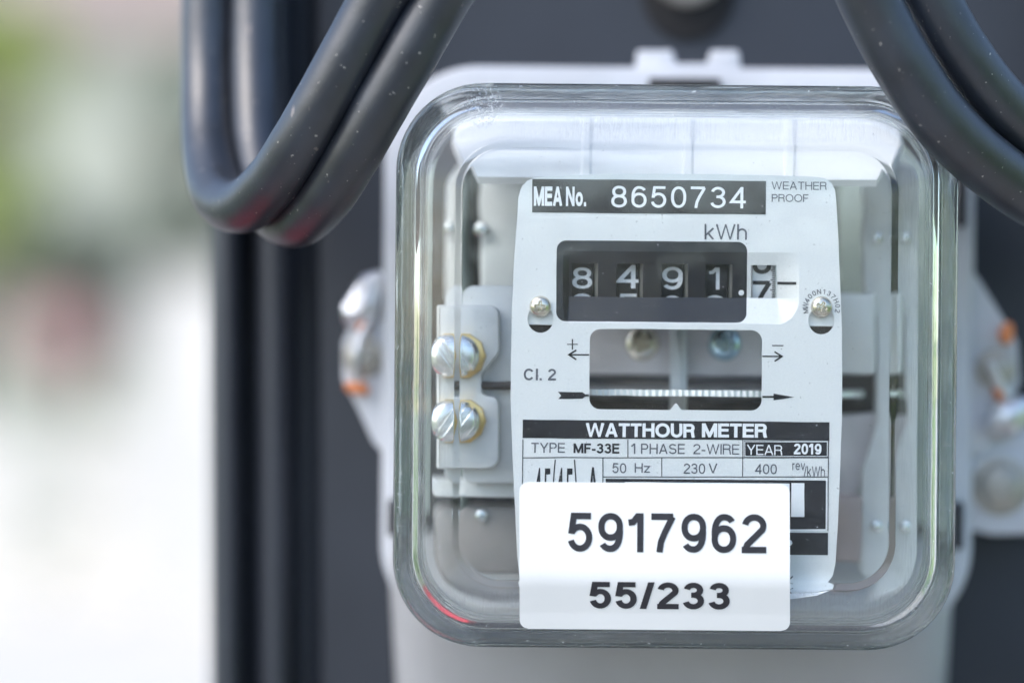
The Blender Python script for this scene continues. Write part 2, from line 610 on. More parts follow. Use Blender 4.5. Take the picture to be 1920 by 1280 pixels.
def union(polys, y_lo=None, y_hi=None):
    """merge overlapping convex polygons to one clean triangulation, optionally trimmed to a height band"""
    vs, es, PP = [], [], []
    for p in polys:
        ar = sum(p[i][0] * p[(i + 1) % len(p)][1] - p[(i + 1) % len(p)][0] * p[i][1] for i in range(len(p)))
        if abs(ar) < 1e-9: continue
        if ar < 0: p = p[::-1]
        n = len(vs)
        es += [(n + i, n + (i + 1) % len(p)) for i in range(len(p))]
        vs += [Vector(q[:2]) for q in p]
        PP.append([(q[0], q[1]) for q in p])
    for y in (y_lo, y_hi):
        if y is not None:
            n = len(vs)
            vs += [Vector((min(v.x for v in vs) - .1, y)), Vector((max(v.x for v in vs) + .1, y))]
            es.append((n, n + 1))
    v, e, f, ov, oe, of = delaunay_2d_cdt(vs, es, [], 0, 1e-5)
    def inside(x, y):
        for p in PP:
            if not (min(q[0] for q in p) <= x <= max(q[0] for q in p) and min(q[1] for q in p) <= y <= max(q[1] for q in p)): continue
            c = False
            for i in range(len(p)):
                (x0, y0), (x1, y1) = p[i - 1], p[i]
                if (y0 > y) != (y1 > y) and x < (x1 - x0) * (y - y0) / (y1 - y0) + x0: c = not c
            if c: return True
        return False
    keep = []
    for t in f:
        x = sum(v[i].x for i in t) / 3; y = sum(v[i].y for i in t) / 3
        if (y_lo is not None and y < y_lo) or (y_hi is not None and y > y_hi): continue
        if inside(x, y): keep.append(tuple(t))
    used = sorted(set(i for t in keep for i in t))
    m = {a: b for b, a in enumerate(used)}
    return [(v[i].x, v[i].y) for i in used], [tuple(m[i] for i in t) for t in keep]

def text_at(txt, px0, px1, ytop, ybase, w, track=0.12):
    """lettering fitted to a measured box of the picture -> levelled grid polygons, merged"""
    polys, W = text_polys(txt, w, track)
    cx, cy = un((px0 + px1) / 2, (ytop + ybase) / 2)
    sx, sy = (px1 - px0) / W, (ybase - ytop)
    v, f = union(polys, 0.0, 1.0)
    return [(cx + (x - W / 2) * sx, cy + (0.5 - y) * sy) for x, y in v], f

# ------------------------------------------------------------------ the meter
meter = thing('electric_meter', wp(1266, 1300, 560),
              'watt hour meter with clear rounded glass cover, printed face and white number sticker', 'electric meter')

# --- glass cover: outer and inner skins of rounded rectangles
GX, GY, GH, GV = -33.5, -32.5, 526.5, 527.5
P_OUT = fillet([(-14, 545), (0, -28), (118, -69), (130, -79), (330, -79)], [0, 44, 9, 9, 0], 12)
P_IN = fillet([(24, 545), (38, -32), (330, -32)], [0, 44, 0], 12)
def cover_loop(s, d, n=14):
    r = max(40, 165 - s * 0.68)
    return [wt(x, y, d) for x, y in rr(GX, GY, GH - s, GV - s, r, n)]
loops = []
P_OUT_all = [(p.x, p.y) for p in P_OUT]
P_IN_all = [(p.x, p.y) for p in P_IN]
def densify(pr, step=60):
    out = [pr[0]]
    for a, b in zip(pr, pr[1:]):
        k = max(1, int(math.dist(a, b) // step))
        for i in range(1, k + 1):
            out.append((a[0] + (b[0] - a[0]) * i / k, a[1] + (b[1] - a[1]) * i / k))
    return out
PO, PI_ = densify(P_OUT_all), densify(P_IN_all, 12)
# the moulded side walls are slightly rippled on the inside
PI_ = [(s + (1.6 * sin(d / 17.0) + 1.3 * sin(d / 31.0 + 1)) * min(1, max(0, (d - 12) / 40)), d) for s, d in PI_]
mb = MB()
lo = [cover_loop(s, d) for s, d in reversed(PO)] + [cover_loop(s, d) for s, d in PI_]
mb.loops(lo, True, True)
# stitch the two back rims is done by the loop order: outer from the centre to the rim, then the inner back to the centre
mb.build('glass_cover', M['glass'], meter, smooth=50)

# the sticker lies on the flat front and bridges the step down to the sloping edge
STK = [(p.x, p.y) for p in fillet([(0, -29), (70, -53), (134, -80), (330, -80)], [0, 110, 90, 0], 14)]
def outer_d(s):
    if s <= STK[0][0]: return STK[0][1]
    for a, b in zip(STK, STK[1:]):
        if a[0] <= s <= b[0] and b[0] > a[0]:
            return a[1] + (b[1] - a[1]) * (s - a[0]) / (b[0] - a[0])
    return STK[-1][1]

# --- sticker on the glass
def on_glass(x, y, lift):
    d = -90.0
    for _ in range(5):
        k = (DIST + d) / DIST
        s = min(GV - abs(y * k - GY), GH - abs(x * k - GX))
        d = outer_d(s)
    return wv(x, y, d - lift)
scx, scy = un(1227.5, 1042.5)
shw, shh, sr = 253.5, 137.5, 17
vs, fs = [], []
NX, NY = 24, 110
ys = [-shh + 2 * shh * j / NY for j in range(NY + 1)]
def half_w(y):
    e = shh - abs(y)
    return shw if e >= sr else shw - sr + math.sqrt(max(0, sr * sr - (sr - e) ** 2))
mb = MB()
front, back = [], []
for y in ys:
    hwid = half_w(y)
    lean = 1.5 * y / shh
    for i in range(NX + 1):
        x = -hwid + 2 * hwid * i / NX
        front.append(on_glass(scx + x + lean, scy + y, 2.2))
        back.append(on_glass(scx + x + lean, scy + y, 0.9))
q = []
n1 = NX + 1
for j in range(NY):
    for i in range(NX):
        q.append((j * n1 + i, j * n1 + i + 1, (j + 1) * n1 + i + 1, (j + 1) * n1 + i))
off = len(front)
qb = [tuple(reversed([k + off for k in f])) for f in q]
rim = []
bd = [i for i in range(n1)] + [j * n1 + NX for j in range(1, NY + 1)] + [NY * n1 + i for i in range(NX - 1, -1, -1)] + [j * n1 for j in range(NY - 1, 0, -1)]
for a, b in zip(bd, bd[1:] + bd[:1]):
    rim.append((a, b, b + off, a + off))
mb.add(front + back, q + qb + rim, 0)
for t in (('5917962', 1065, 1437, 962, 1035, 0.165, 0.15), ('55/233', 1106, 1369, 1091, 1141, 0.195, 0.13)):
    v, f = text_at(t[0], t[1], t[2], t[3], t[4], t[5], t[6])
    bm = bmesh.new()
    bv = [bm.verts.new((x, y, 0)) for x, y in v]
    for t_ in f:
        try: bm.faces.new([bv[i] for i in t_])
        except ValueError: pass
    y0, y1 = min(p[1] for p in v), max(p[1] for p in v)
    for i in range(1, 24):      # slices, so that the print follows the bend
        bmesh.ops.bisect_plane(bm, geom=bm.verts[:] + bm.edges[:] + bm.faces[:], plane_co=(0, y0 + (y1 - y0) * i / 24, 0), plane_no=(0, 1, 0))
    bm.verts.index_update()
    mb.add([on_glass(p.co.x, p.co.y, 3.2) for p in bm.verts], [tuple(p.index for p in fc.verts) for fc in bm.faces], 1)
    bm.free()
mb.build('number_sticker', [M['sticker'], M['sticker_ink']], meter, smooth=30)

# --- nameplate with stamped recess
pcx, pcy = un(1276.5, 539.5)
PKX0, PKX1 = pcx - 220.5, pcx + 220.5        # outer edges of the recess
PKY0, PKY1 = pcy - 66.5, pcy + 67
fx0, fx1 = un(1068, 528)[0], un(1457, 528)[0]
fy0, fy1 = pcy - 45.5, pcy + 18.7
POCK = 24.0
def pocket(x, y):
    if x <= PKX0 or x >= PKX1 or y <= PKY0 or y >= PKY1: return 0.0
    tx = min(1, (x - PKX0) / (fx0 - PKX0), (PKX1 - x) / (PKX1 - fx1))
    if y <= fy1:
        return POCK * tx * (y - PKY0) / (fy1 - PKY0)
    ty = (PKY1 - y) / (PKY1 - fy1)
    return POCK * (1 - min(1, hypot(1 - tx, 1 - ty)))

# plate material: satin aluminium, black printing in the rounded counter panel
ccx, ccy = un(1222, 528.5)
pm = mat('plate_metal', (0.74, 0.75, 0.76), 0.38, 0.1, noise=0.05, nscale=2600, bump=0.04, bscale=3000, spec=0.8)
nt = pm.node_tree
bs = nt.nodes['Principled BSDF']
def mth(op, a, b=None):
    n = nt.nodes.new('ShaderNodeMath'); n.operation = op
    for i, v in enumerate((a, b)):
        if v is None: continue
        if isinstance(v, (int, float)): n.inputs[i].default_value = v
        else: nt.links.new(v, n.inputs[i])
    return n.outputs[0]
geo = nt.nodes.new('ShaderNodeTexCoord')
sp = nt.nodes.new('ShaderNodeSeparateXYZ')
nt.links.new(geo.outputs['Object'], sp.inputs[0])
kx = mth('DIVIDE', sp.outputs[0], U_)
kz = mth('DIVIDE', sp.outputs[2], -U_)
kd = mth('ADD', mth('DIVIDE', mth('DIVIDE', sp.outputs[1], U_), DIST), 1.0)
kx, kz = mth('DIVIDE', kx, kd), mth('DIVIDE', kz, kd)
RC = 18.0
qx = mth('MAXIMUM', mth('SUBTRACT', mth('ABSOLUTE', mth('SUBTRACT', kx, ccx)), 178 - RC), 0.0)
qz = mth('MAXIMUM', mth('SUBTRACT', mth('ABSOLUTE', mth('SUBTRACT', kz, ccy)), 75.5 - RC), 0.0)
ln = mth('SQRT', mth('ADD', mth('MULTIPLY', qx, qx), mth('MULTIPLY', qz, qz)))
mask = mth('LESS_THAN', ln, RC)
mixc = nt.nodes.new('ShaderNodeMix'); mixc.data_type = 'RGBA'
nt.links.new(mask, mixc.inputs['Factor'])
nt.links.new(bs.inputs['Base Color'].links[0].from_socket, mixc.inputs[6])
mixc.inputs[7].default_value = (0.013, 0.015, 0.022, 1)
nt.links.new(mixc.outputs[2], bs.inputs['Base Color'])
nt.links.new(mth('MULTIPLY', mth('SUBTRACT', 1.0, mask), 0.10), bs.inputs['Metallic'])
nt.links.new(mth('SUBTRACT', 0.38, mth('MULTIPLY', mask, 0.08)), bs.inputs['Roughness'])
nt.links.new(mth('ADD', 0.5, mth('MULTIPLY', mask, 0.1)), bs.inputs['Specular IOR Level'])

outline = [(972, 400), (973, 372), (979, 352), (990, 340), (1004, 334.5), (1060, 331), (1150, 328), (1260, 327.5), (1380, 329), (1480, 331), (1530, 333),
           (1546, 336), (1558, 345), (1565, 358), (1567, 380), (1571, 450), (1575, 550), (1577.5, 620), (1578, 690), (1577.5, 780), (1574, 880), (1570, 980),
           (1565, 1055), (1560, 1078), (1548, 1093), (1530, 1099), (1250, 1098), (1000, 1097), (984, 1092), (976, 1080), (971, 1040), (967, 960), (962, 850), (959, 750),
           (959, 680), (961, 590), (965, 490)]
outl = ppx(outline)
win = rr(*un(1267, 693), 161, 75, 20, 8)
# little pointer on the lower sill of the disc window
wx, wy = un(1267, 768)
win2 = []
for i, p in enumerate(win):
    win2.append(p)
# find the lower straight run (between corner 1 and corner 2) and put the pointer in it
low = [i for i, p in enumerate(win) if abs(p[1] - max(q[1] for q in win)) < 0.05]
i0 = min(low)
win = win[:i0 + 1] + [(wx + 11, win[i0][1]), (wx + 1.5, win[i0][1] - 12), (wx - 1.5, win[i0][1] - 12), (wx - 11, win[i0][1])] + win[i0 + 1:]
h1 = ell(*un(1014.5, 598), 24, 26, 36)
h2 = ell(*un(1539, 601), 24, 26, 36)
pk = [(PKX0, PKY0), (PKX1, PKY0), (PKX1, PKY1), (PKX0, PKY1)]
mb = MB()
def flat_with_holes(mb, outer, holes, fd, th, mi=0):
    rings = [outer] + holes
    tri = tessellate_polygon([[Vector((x, y, 0)) for x, y in r] for r in rings])
    flat = [p for r in rings for p in r]
    n = len(flat)
    mb.add([wv(x, y, fd(x, y)) for x, y in flat], tri, mi)
    k = 0
    for r in rings:
        m = len(r)
        vs = [wv(x, y, fd(x, y)) for x, y in r] + [wv(x, y, fd(x, y) + th) for x, y in r]
        mb.add(vs, [(i, (i + 1) % m, m + (i + 1) % m, m + i) for i in range(m)], mi)
flat_with_holes(mb, outl, [pk, win, h1, h2], lambda x, y: 0.0, 9)
# recess as a fine relief with the five wheel openings
WH = [(1072, 1122), (1156, 1206), (1240, 1290), (1323, 1373), (1408, 1455)]
holes = []
wy0, wy1 = un(1240, 495.5)[1], fy1
for a, b in WH:
    holes.append((un(a, 528)[0], un(b, 528)[0], wy0 + (0.8 if a > 1400 else 0), wy1 - 0.02))
xs = sorted(set([PKX0, PKX1, fx0, fx1] + [h for q in holes for h in q[:2]] + [PKX0 + (PKX1 - PKX0) * i / 160 for i in range(1, 160)]))
yy = sorted(set([PKY0, PKY1, fy0, fy1, wy0, wy0 + 0.8, wy1 - 0.02] + [PKY0 + (PKY1 - PKY0) * i / 60 for i in range(1, 60)]))
idx, vs, fs = {}, [], []
for j, y in enumerate(yy):
    for i, x in enumerate(xs):
        idx[i, j] = len(vs); vs.append(wv(x, y, pocket(x, y)))
for j in range(len(yy) - 1):
    for i in range(len(xs) - 1):
        mx_, my_ = (xs[i] + xs[i + 1]) / 2, (yy[j] + yy[j + 1]) / 2
        if any(h[0] < mx_ < h[1] and h[2] < my_ < h[3] for h in holes): continue
        fs.append((idx[i, j], idx[i + 1, j], idx[i + 1, j + 1], idx[i, j + 1]))
mb.add(vs, fs, 0)
for h in holes:      # edges of the openings
    r = [(h[0], h[2]), (h[1], h[2]), (h[1], h[3]), (h[0], h[3])]
    a = [wv(x, y, pocket(x, y)) for x, y in r] + [wv(x, y, POCK + 9) for x, y in r]
    mb.add(a, [(i, (i + 1) % 4, 4 + (i + 1) % 4, 4 + i) for i in range(4)], 0)
# turned lip along the lower edge
lip0 = ppx([(1000, 1099.5), (1300, 1100), (1470, 1100), (1530, 1099), (1562, 1094)])
lip1 = ppx([(1000, 1118), (1300, 1118), (1480, 1117), (1530, 1110), (1563, 1097)])
mb.add([wv(x, y, 2) for x, y in lip0] + [wv(x, y, -26) for x, y in lip1], [(i, i + 1, 6 + i, 5 + i) for i in range(4)], 0)

def ink(polys_or_vf, layer, mi):
    v, f = polys_or_vf
    mb.add([wv(x, y, pocket(x, y) - 0.7 * layer) for x, y in v], f, mi)
def rect(x0, y0, x1, y1):
    cx, cy = un((x0 + x1) / 2, (y0 + y1) / 2)
    a, b = (x1 - x0) / 2, (y1 - y0) / 2
    return [(cx - a, cy - b), (cx + a, cy - b), (cx + a, cy + b), (cx - a, cy + b)]
def R(x0, y0, x1, y1, layer=1, mi=1):
    r = rect(x0, y0, x1, y1)
    ink((r, [(0, 1, 2, 3)]), layer, mi)
def PL(pts, layer=1, mi=1):
    r = ppx(pts)
    v, f = union([r])
    ink((v, f), layer, mi)
def line(x0, y0, x1, y1, w=2.0, layer=1, mi=1):
    a, b = Vector(un(x0, y0)), Vector(un(x1, y1))
    q = stroke_quads([a, b], False, w / 2)
    ink(([(p.x, p.y) for p in q[0]], [(0, 1, 2, 3)]), layer, mi)
def T(txt, x0, x1, y0, y1, w=0.125, mi=1, layer=1, track=0.12):
    ink(text_at(txt, x0, x1, y0, y1, w, track), layer, mi)
K, WT, GR = 1, 2, 3
R(999, 339, 1435.5, 401.5)
T('MEA', 1002, 1055, 351, 387.5, 0.22, WT, 2, 0.06)
T('No.', 1062, 1100, 351.5, 388, 0.2, WT, 2, 0.09)
T('8650734', 1147, 1398, 351, 391, 0.125, WT, 2, 0.19)
T('WEATHER', 1446, 1549, 342, 357, 0.12, GR, 1, 0.11)
T('PROOF', 1446.5, 1515, 365.5, 380, 0.12, GR, 1, 0.1)
T('kWh', 1321, 1400, 421, 450, 0.115, GR, 1, 0.09)
T('Cl. 2', 983, 1043.5, 691, 713, 0.17, GR, 1, 0.13)
# plus / minus and the arrows
line(1064, 645.5, 1084, 645.5, 1.7); line(1074, 635.5, 1074, 655.5, 2.4)
line(1447, 648, 1468.5, 648, 2.0)
line(1066.5, 665.3, 1105, 665.3, 2.6); PL([(1064.5, 665), (1081, 655), (1082.2, 657.8), (1070.5, 665.2), (1082.2, 673), (1081, 675.6)])
line(1429, 668, 1466.5, 668, 2.6); PL([(1468.5, 668), (1452, 658), (1451, 660.8), (1462.5, 668), (1451, 675.6), (1452, 678.2)])
PL([(1047, 734), (1093, 735), (1098, 739), (1105, 739.2), (1105, 743), (1098, 743.2), (1093, 747), (1047.5, 747.5), (1053, 741)])
line(1429, 743.6, 1452, 743.6, 3.6); PL([(1450, 737.2), (1489, 744.4), (1450, 750)])
# decimal point and reading mark
v = ell(*un(1389.5, 549.5), 5.2, 5.2, 20); ink((v, [tuple(range(20))]), 1.4, WT)
a0, a1 = un(1457, 531.5), un(1492, 531.5)
N = 14
vv = []
for i in range(N + 1):
    x = a0[0] + (a1[0] - a0[0]) * i / N
    vv += [(x, a0[1] - 2.6), (x, a0[1] + 2.6)]
ink((vv, [(2 * i, 2 * i + 2, 2 * i + 3, 2 * i + 1) for i in range(N)]), 1.4, K)
# data table
R(981, 788.5, 1554, 823)
T('WATTHOUR', 1099, 1303, 793, 819, 0.205, WT, 2, 0.055)
T('METER', 1316, 1438, 793.5, 819.5, 0.205, WT, 2, 0.055)
line(981.5, 823.5, 980.5, 912, 1.6)
line(981, 857, 1552, 857, 1.7)
line(1178, 824, 1178, 856.5, 1.7)
line(1392.5, 824, 1392, 893, 1.5)
R(1394.5, 826, 1552, 856.2, 1, K)
for (a, b, c, d_) in ((1396, 827.2, 1550.5, 827.2), (1396, 854.6, 1550.5, 854.6), (1396.2, 827, 1396.2, 855), (1550.3, 827, 1550.3, 855)):
    line(a, b, c, d_, 1.3, 2, WT)
T('TYPE', 997, 1060, 829.5, 848, 0.13, GR, 1, 0.1)
T('MF-33E', 1076, 1162, 830.5, 849, 0.19, K, 1, 0.08)
T('1 PHASE', 1184, 1284, 831, 850, 0.13, GR, 1, 0.12)
T('2-WIRE', 1300, 1386, 832, 851, 0.115, GR, 1, 0.11)
T('YEAR', 1400, 1466, 833, 852, 0.115, WT, 2, 0.09)
T('2019', 1488, 1539.5, 830.5, 851, 0.20, WT, 2, 0.09)
line(1131, 857, 1130.5, 906, 1.6); line(1241, 858, 1241, 892, 1.5)
line(1131, 893, 1552, 893, 1.7); line(1552.5, 823, 1551.5, 994, 1.5)
T('50', 1148.5, 1175, 867, 886, 0.13, GR, 1, 0.12); T('Hz', 1190.5, 1219, 867, 885, 0.13, GR, 1, 0.12)
T('230', 1282, 1322, 868, 887, 0.13, GR, 1, 0.11); T('V', 1328.5, 1345, 868, 886, 0.13, GR)
T('400', 1415.5, 1456, 869, 888, 0.13, GR, 1, 0.11)
T('rev', 1485, 1509, 862.5, 880.5, 0.125, GR, 1, 0.1); T('/kWh', 1507, 1546, 873, 892, 0.12, GR, 1, 0.09)
# tall figures whose lower half is under the sticker
for ox in (0, 41):
    PL([(1012 + ox, 876), (1014 + ox, 876), (1014.5 + ox, 930), (1004 + ox, 930), (1007 + ox, 902)])
    PL([(1023 + ox, 877), (1033 + ox, 877), (1033 + ox, 888), (1025.5 + ox, 889), (1025 + ox, 930), (1021.5 + ox, 930)])
line(1042, 861, 1037, 925, 2.2); line(1077.5, 861, 1082.5, 925, 2.2)
PL([(1110.5, 875), (1114, 875), (1120, 930), (1114.8, 930), (1112.2, 890), (1109.5, 930), (1104, 930)])
R(1135.5, 898, 1547.5, 989.5); R(990, 995, 1551.5, 1036.5)
R(1172, 904, 1479.5, 968, 2, WT); R(1483, 904.5, 1507.5, 967.5, 2, WT)
line(1549.5, 896, 1549.5, 993, 2.4, 2, WT); line(1481, 992, 1550.5, 992, 2.6, 2, WT)
v = ell(*un(1480, 1016), 5, 5.5, 16); ink((v, [tuple(range(16))]), 2, WT)
line(1481, 1083, 1486, 1078, 2.2); line(1481, 1098, 1485, 1104, 2.2)
# small code bent round the right-hand screw
scr = Vector(un(1539.5, 577.5))
txt = 'MW400N137H02'
for i, ch in enumerate(txt):
    ang = radians(-101 + 202 * i / (len(txt) - 1))
    polys, W = text_polys(ch, 0.15)
    v, f = union(polys)
    out = []
    for x, y in v:
        lx, ly = (x - W / 2) * 9.5, y * 9.5 + 25.5
        out.append((scr.x + lx * cos(ang) + ly * sin(ang), scr.y + lx * sin(ang) - ly * cos(ang)))
    ink((out, f), 1, GR)
plate = mb.build('nameplate', [pm, M['ink'], M['white_ink'], M['grey_ink']], meter, smooth=False, recalc=False)

# tabs seen through the two keyholes
for (x, y) in ((1014, 592), (1539, 595)):
    t = MB(); prism(t, rr(*un(x, y), 34, 17, 3, 3), 10.5, 30, 1)
    t.build('mounting_tab', M['tab'], plate)
    t = MB(); prism(t, rr(*un(x, y + 28), 32, 24, 3, 3), 30, 60, 2)
    t.build('tab_backing', M['dark_iron'], plate)

def dome_screw(name, px, py, d, r, hgt, m, parent, slot='cross', rot=0.0, slot_mat=None):
    """pan head screw facing the viewer, head base at depth d; slots are cut as dark recesses modelled in the dome"""
    cx, cy = un(px, py)
    k = (DIST + d) / DIST
    cx, cy, r = cx * k, cy * k, r * k
    mb = MB()
    NR, NA = 26, 72
    vs, fs = [], []
    def hh(x, y):
        q = hypot(x, y) / r
        z = hgt * ((1 - q ** 3.2) ** 0.6 if slot != 'slot' else (1 - q ** 4.5) ** 0.6 * (1 - .12 * q * q)) if q < 1 else 0
        c, s_ = cos(rot), sin(rot)
        u, v = (x * c + y * s_) / r, (-x * s_ + y * c) / r
        if slot == 'none':
            e = 1
        elif slot == 'cross':
            e = min(max(abs(u) - .5, abs(v) - .13), max(abs(v) - .5, abs(u) - .13), math.hypot(u, v) - .24)
        else:
            e = max(abs(v) - .20, abs(u) - 2)
        if e < 0.0:
            z -= hgt * (0.62 * min(1, -e / 0.06) if slot == 'cross' else 0.75 * min(1, -e / 0.16))
        return z
    for i in range(NR + 1):
        for j in range(NA):
            a = 2 * pi * j / NA
            q = r * i / NR
            x, y = q * cos(a), q * sin(a)
            vs.append(wt(cx + x, cy + y, d - hh(x, y)))
    for i in range(NR):
        for j in range(NA):
            k2 = (j + 1) % NA
            fs.append((i * NA + j, i * NA + k2, (i + 1) * NA + k2, (i + 1) * NA + j))
    b = len(vs)
    for j in range(NA):
        a = 2 * pi * j / NA
        vs.append(wt(cx + r * cos(a), cy + r * sin(a), d + 6))
    for j in range(NA):
        fs.append((NR * NA + j, NR * NA + (j + 1) % NA, b + (j + 1) % NA, b + j))
    mb.add(vs, fs)
    o = mb.build(name, m, parent, smooth=50, recalc=False)
    bm = bmesh.new(); bm.from_mesh(o.data)
    bmesh.ops.remove_doubles(bm, verts=bm.verts, dist=1e-7)
    bmesh.ops.recalc_face_normals(bm, faces=bm.faces)
    bm.to_mesh(o.data); bm.free()
    return o
dome_screw('nameplate_screw', 1014, 575, -2, 20, 11, M['warm_steel'], meter, 'cross', 0.05)
dome_screw('nameplate_screw', 1539.5, 576, -2, 20, 11, M['warm_steel'], meter, 'cross', 0.5)

# --- register: five number wheels on a shaft
register = bpy.data.objects.new('register', None)
C.objects.link(register)
put_under(register, meter)
register.location = meter.location
register.matrix_parent_inverse = Matrix.Translation(-meter.location)
WR = 80.0
wyc = un(1240, 524)[1]
wd = POCK + 12 + WR
kk = (DIST + POCK + 12) / DIST
def wheel(x0, x1, digits, white=False, strip=None):
    """x0..x1 as seen; digits: list of (char, seen y top, seen y bottom, width)"""
    X0, X1 = x0 * kk, x1 * kk
    mb = MB()
    n = 80
    def ring(x, r): return [wt(x, wyc * kk + r * sin(2 * pi * i / n), wd - r * cos(2 * pi * i / n)) for i in range(n)]
    mb.loops([ring(X0, WR - 3), ring(X0 + 1.5, WR), ring(X1 - 1.5, WR), ring(X1, WR - 3)], mi=0)
    for ch, y0, y1, cx, wdt, wgt in digits:
        polys, W = text_polys(ch, wgt)
        # cut up long pieces so that they follow the wheel
        v, f = union(polys)
        bm = bmesh.new()
        bv = [bm.verts.new((cx + (x - W / 2) * wdt / W, y0 + (1 - y) * (y1 - y0), 0)) for x, y in v]
        for t in f:
            try: bm.faces.new([bv[i] for i in t])
            except ValueError: pass
        for i in range(14):
            yc = y0 + (y1 - y0) * (i + .5) / 14
            bmesh.ops.bisect_plane(bm, geom=bm.verts[:] + bm.edges[:] + bm.faces[:], plane_co=(0, yc, 0), plane_no=(0, 1, 0))
        bm.verts.ensure_lookup_table()
        bm.verts.index_update()
        pts = []
        for q in bm.verts:
            th = (q.co.y - wyc) * kk / WR
            pts.append(wt(q.co.x * kk, wyc * kk + (WR + .8) * sin(th), wd - (WR + .8) * cos(th)))
        mb.add(pts, [tuple(p.index for p in fc.verts) for fc in bm.faces], 1)
        bm.free()
    if white:
        for i in range(-9, 12):
            yc = wyc + i * 3.6
            L = 8 if i % 5 else 11
            th0, th1 = (yc - 0.9 - wyc) * kk / WR, (yc + 0.9 - wyc) * kk / WR
            q = []
            for th in (th0, th1):
                for x in (X1 - L, X1 - 1.6):
                    q.append(wt(x, wyc * kk + (WR + .8) * sin(th), wd - (WR + .8) * cos(th)))
            mb.add(q, [(0, 1, 3, 2)], 1)
    o = mb.build('number_wheel', [M['wheel_white'] if white else M['wheel_black'], M['wheel_black'] if white else M['wheel_ink']], register, smooth=30)
    o.matrix_parent_inverse = Matrix.Translation(-meter.location)
    if strip:
        s = MB()
        s.loops([ring(strip[0] * kk, WR - 8), ring(strip[0] * kk + 1, WR - 6), ring(strip[1] * kk, WR - 6)])
        g_ = s.build('wheel_spacer', M['gear'], register, smooth=30)
        g_.matrix_parent_inverse = Matrix.Translation(-meter.location)
data = [((1071, 1114), '8', 502, 541.5, 1092.5, 40, '9', 551), ((1156, 1198), '4', 497, 541, 1178, 42, '5', 551), ((1239, 1282), '9', 501, 543.5, 1261, 41, '0', 554.5), ((1322, 1365), '1', 502, 543, 1341, 24, '2', 554)]
for (a, b), c1, y0, y1, cx, wdt, c2, y2 in data:
    f = lambda x: un(x, 528)[0]
    oy = un(cx, y0)[1] - (y0 - AY)
    wheel(f(a), f(b), [(c1, y0 - AY + oy, y1 - AY + oy, f(cx), wdt * .94, .14), (c2, y2 - AY + oy, y2 + 41 - AY + oy, f(cx), 38, .14)], strip=(f(b) + 1.2, f(b) + 7.5))
f = lambda x: un(x, 528)[0]
oy = un(1430, 528)[1] - (528 - AY)
wheel(f(1409), f(1455), [('6', 466 - AY + oy, 515 - AY + oy, f(1428), 36, .16), ('7', 527 - AY + oy, 572 - AY + oy, f(1429), 36, .16)], white=True)

# --- rotor disc, seen edge on, with a milled rim
RD, DC = 375.0, 412.0
dx, dy = un(1268, 736.5)
dyt = dy * (DIST + 40) / DIST
mb = MB()
NT = 190
n = NT * 6
def dring(r0, y, tooth):
    out = []
    for i in range(n):
        a = 2 * pi * i / n
        r = r0 + (4.0 * (0.5 + 0.5 * cos(2 * pi * i / 6)) if tooth else 0)
        out.append(wt(dx * (DIST + DC) / DIST * 0.985 + r * sin(a), dyt + y, DC - r * cos(a)))
    return out
mb.loops([dring(RD - 90, -4.5, False), dring(RD - 2, -6.4, False), dring(RD, -5.6, True), dring(RD, 5.6, True), dring(RD - 2, 6.4, False), dring(RD - 90, 4.5, False)])
mb.build('rotor_disc', M['aluminium'], meter, smooth=False)
mb = MB()
mb.loops([[wt(dx * (DIST + DC) / DIST * .985 + 12 * cos(2 * pi * i / 20), y, DC + 12 * sin(2 * pi * i / 20)) for i in range(20)] for y in (-300, 320)])
mb.build('rotor_spindle', M['steel'], meter, smooth=40)

# --- cast frame on the left with its two terminal screws
mb = MB()
lobe = round_poly(ppx([(868, 536), (985, 536), (985, 905), (868, 905)]), [22, 2, 2, 22])
prism(mb, lobe, 118, 160, 5)
mb2 = MB()
up = round_poly(ppx([(845, 572), (937, 572), (937, 660), (905, 700), (905, 742), (937, 742), (937, 878), (845, 878)]), [4, 20, 26, 14, 12, 20, 24, 4])
prism(mb2, up, 90, 117, 6)
frame = mb.build('cast_frame', M['cast'], meter, smooth=40)
mb2.build('terminal_lug', M['cast'], frame, smooth=40)
for (x, y, rot) in ((862, 667, 0.95), (864, 789, -0.95)):
    s = dome_screw('terminal_screw', x, y, 72, 39, 17, M['bright_zinc'], meter, 'slot', rot)
    cx, cy = un(x + 8, y)
    w_ = MB(); prism(w_, ell(cx, cy, 41, 43, 10), 74, 89, 3)
    w_.build('brass_washer', M['brass'], s, smooth=30)
mb = MB()    # rod in the slot between the lugs
c0 = un(896, 722)
mb.loops([[wv(x, c0[1] + 8 * cos(2 * pi * i / 16), 100 + 8 * sin(2 * pi * i / 16)) for i in range(16)] for x in (c0[0], c0[0] + 85)])
mb.build('adjusting_rod', M['dark_iron'], frame, smooth=40)

# --- frame arm on the right, brake magnet, coils and back panel
mb = MB()
prism(mb, round_poly(ppx([(1618, 330), (1672, 330), (1672, 1075), (1612, 1075), (1612, 880), (1642, 790), (1642, 600), (1618, 530)]), 10), 270, 330, 6)
mb.build('frame_arm', M['cast'], meter, smooth=40)
mb = MB(); prism(mb, rr(*un(1590, 625), 50, 76, 8), 240, 330, 6)
mb.build('side_bracket', M['pale_metal'], meter, smooth=40)
mb = MB(); prism(mb, rr(*un(1572, 737), 75, 40, 6), 440, 560, 5)
mb.build('brake_magnet', M['dark_iron'], meter, smooth=40)
mb = MB(); prism(mb, round_poly(ppx([(1540, 782), (1646, 776), (1640, 840), (1600, 930), (1540, 930)]), 8), 300, 380, 6)
mb.build('lower_bracket', M['magnet'], meter, smooth=40)
mb = MB(); prism(mb, rr(*un(1262, 640), 176, 63, 14), 250, 330, 8)
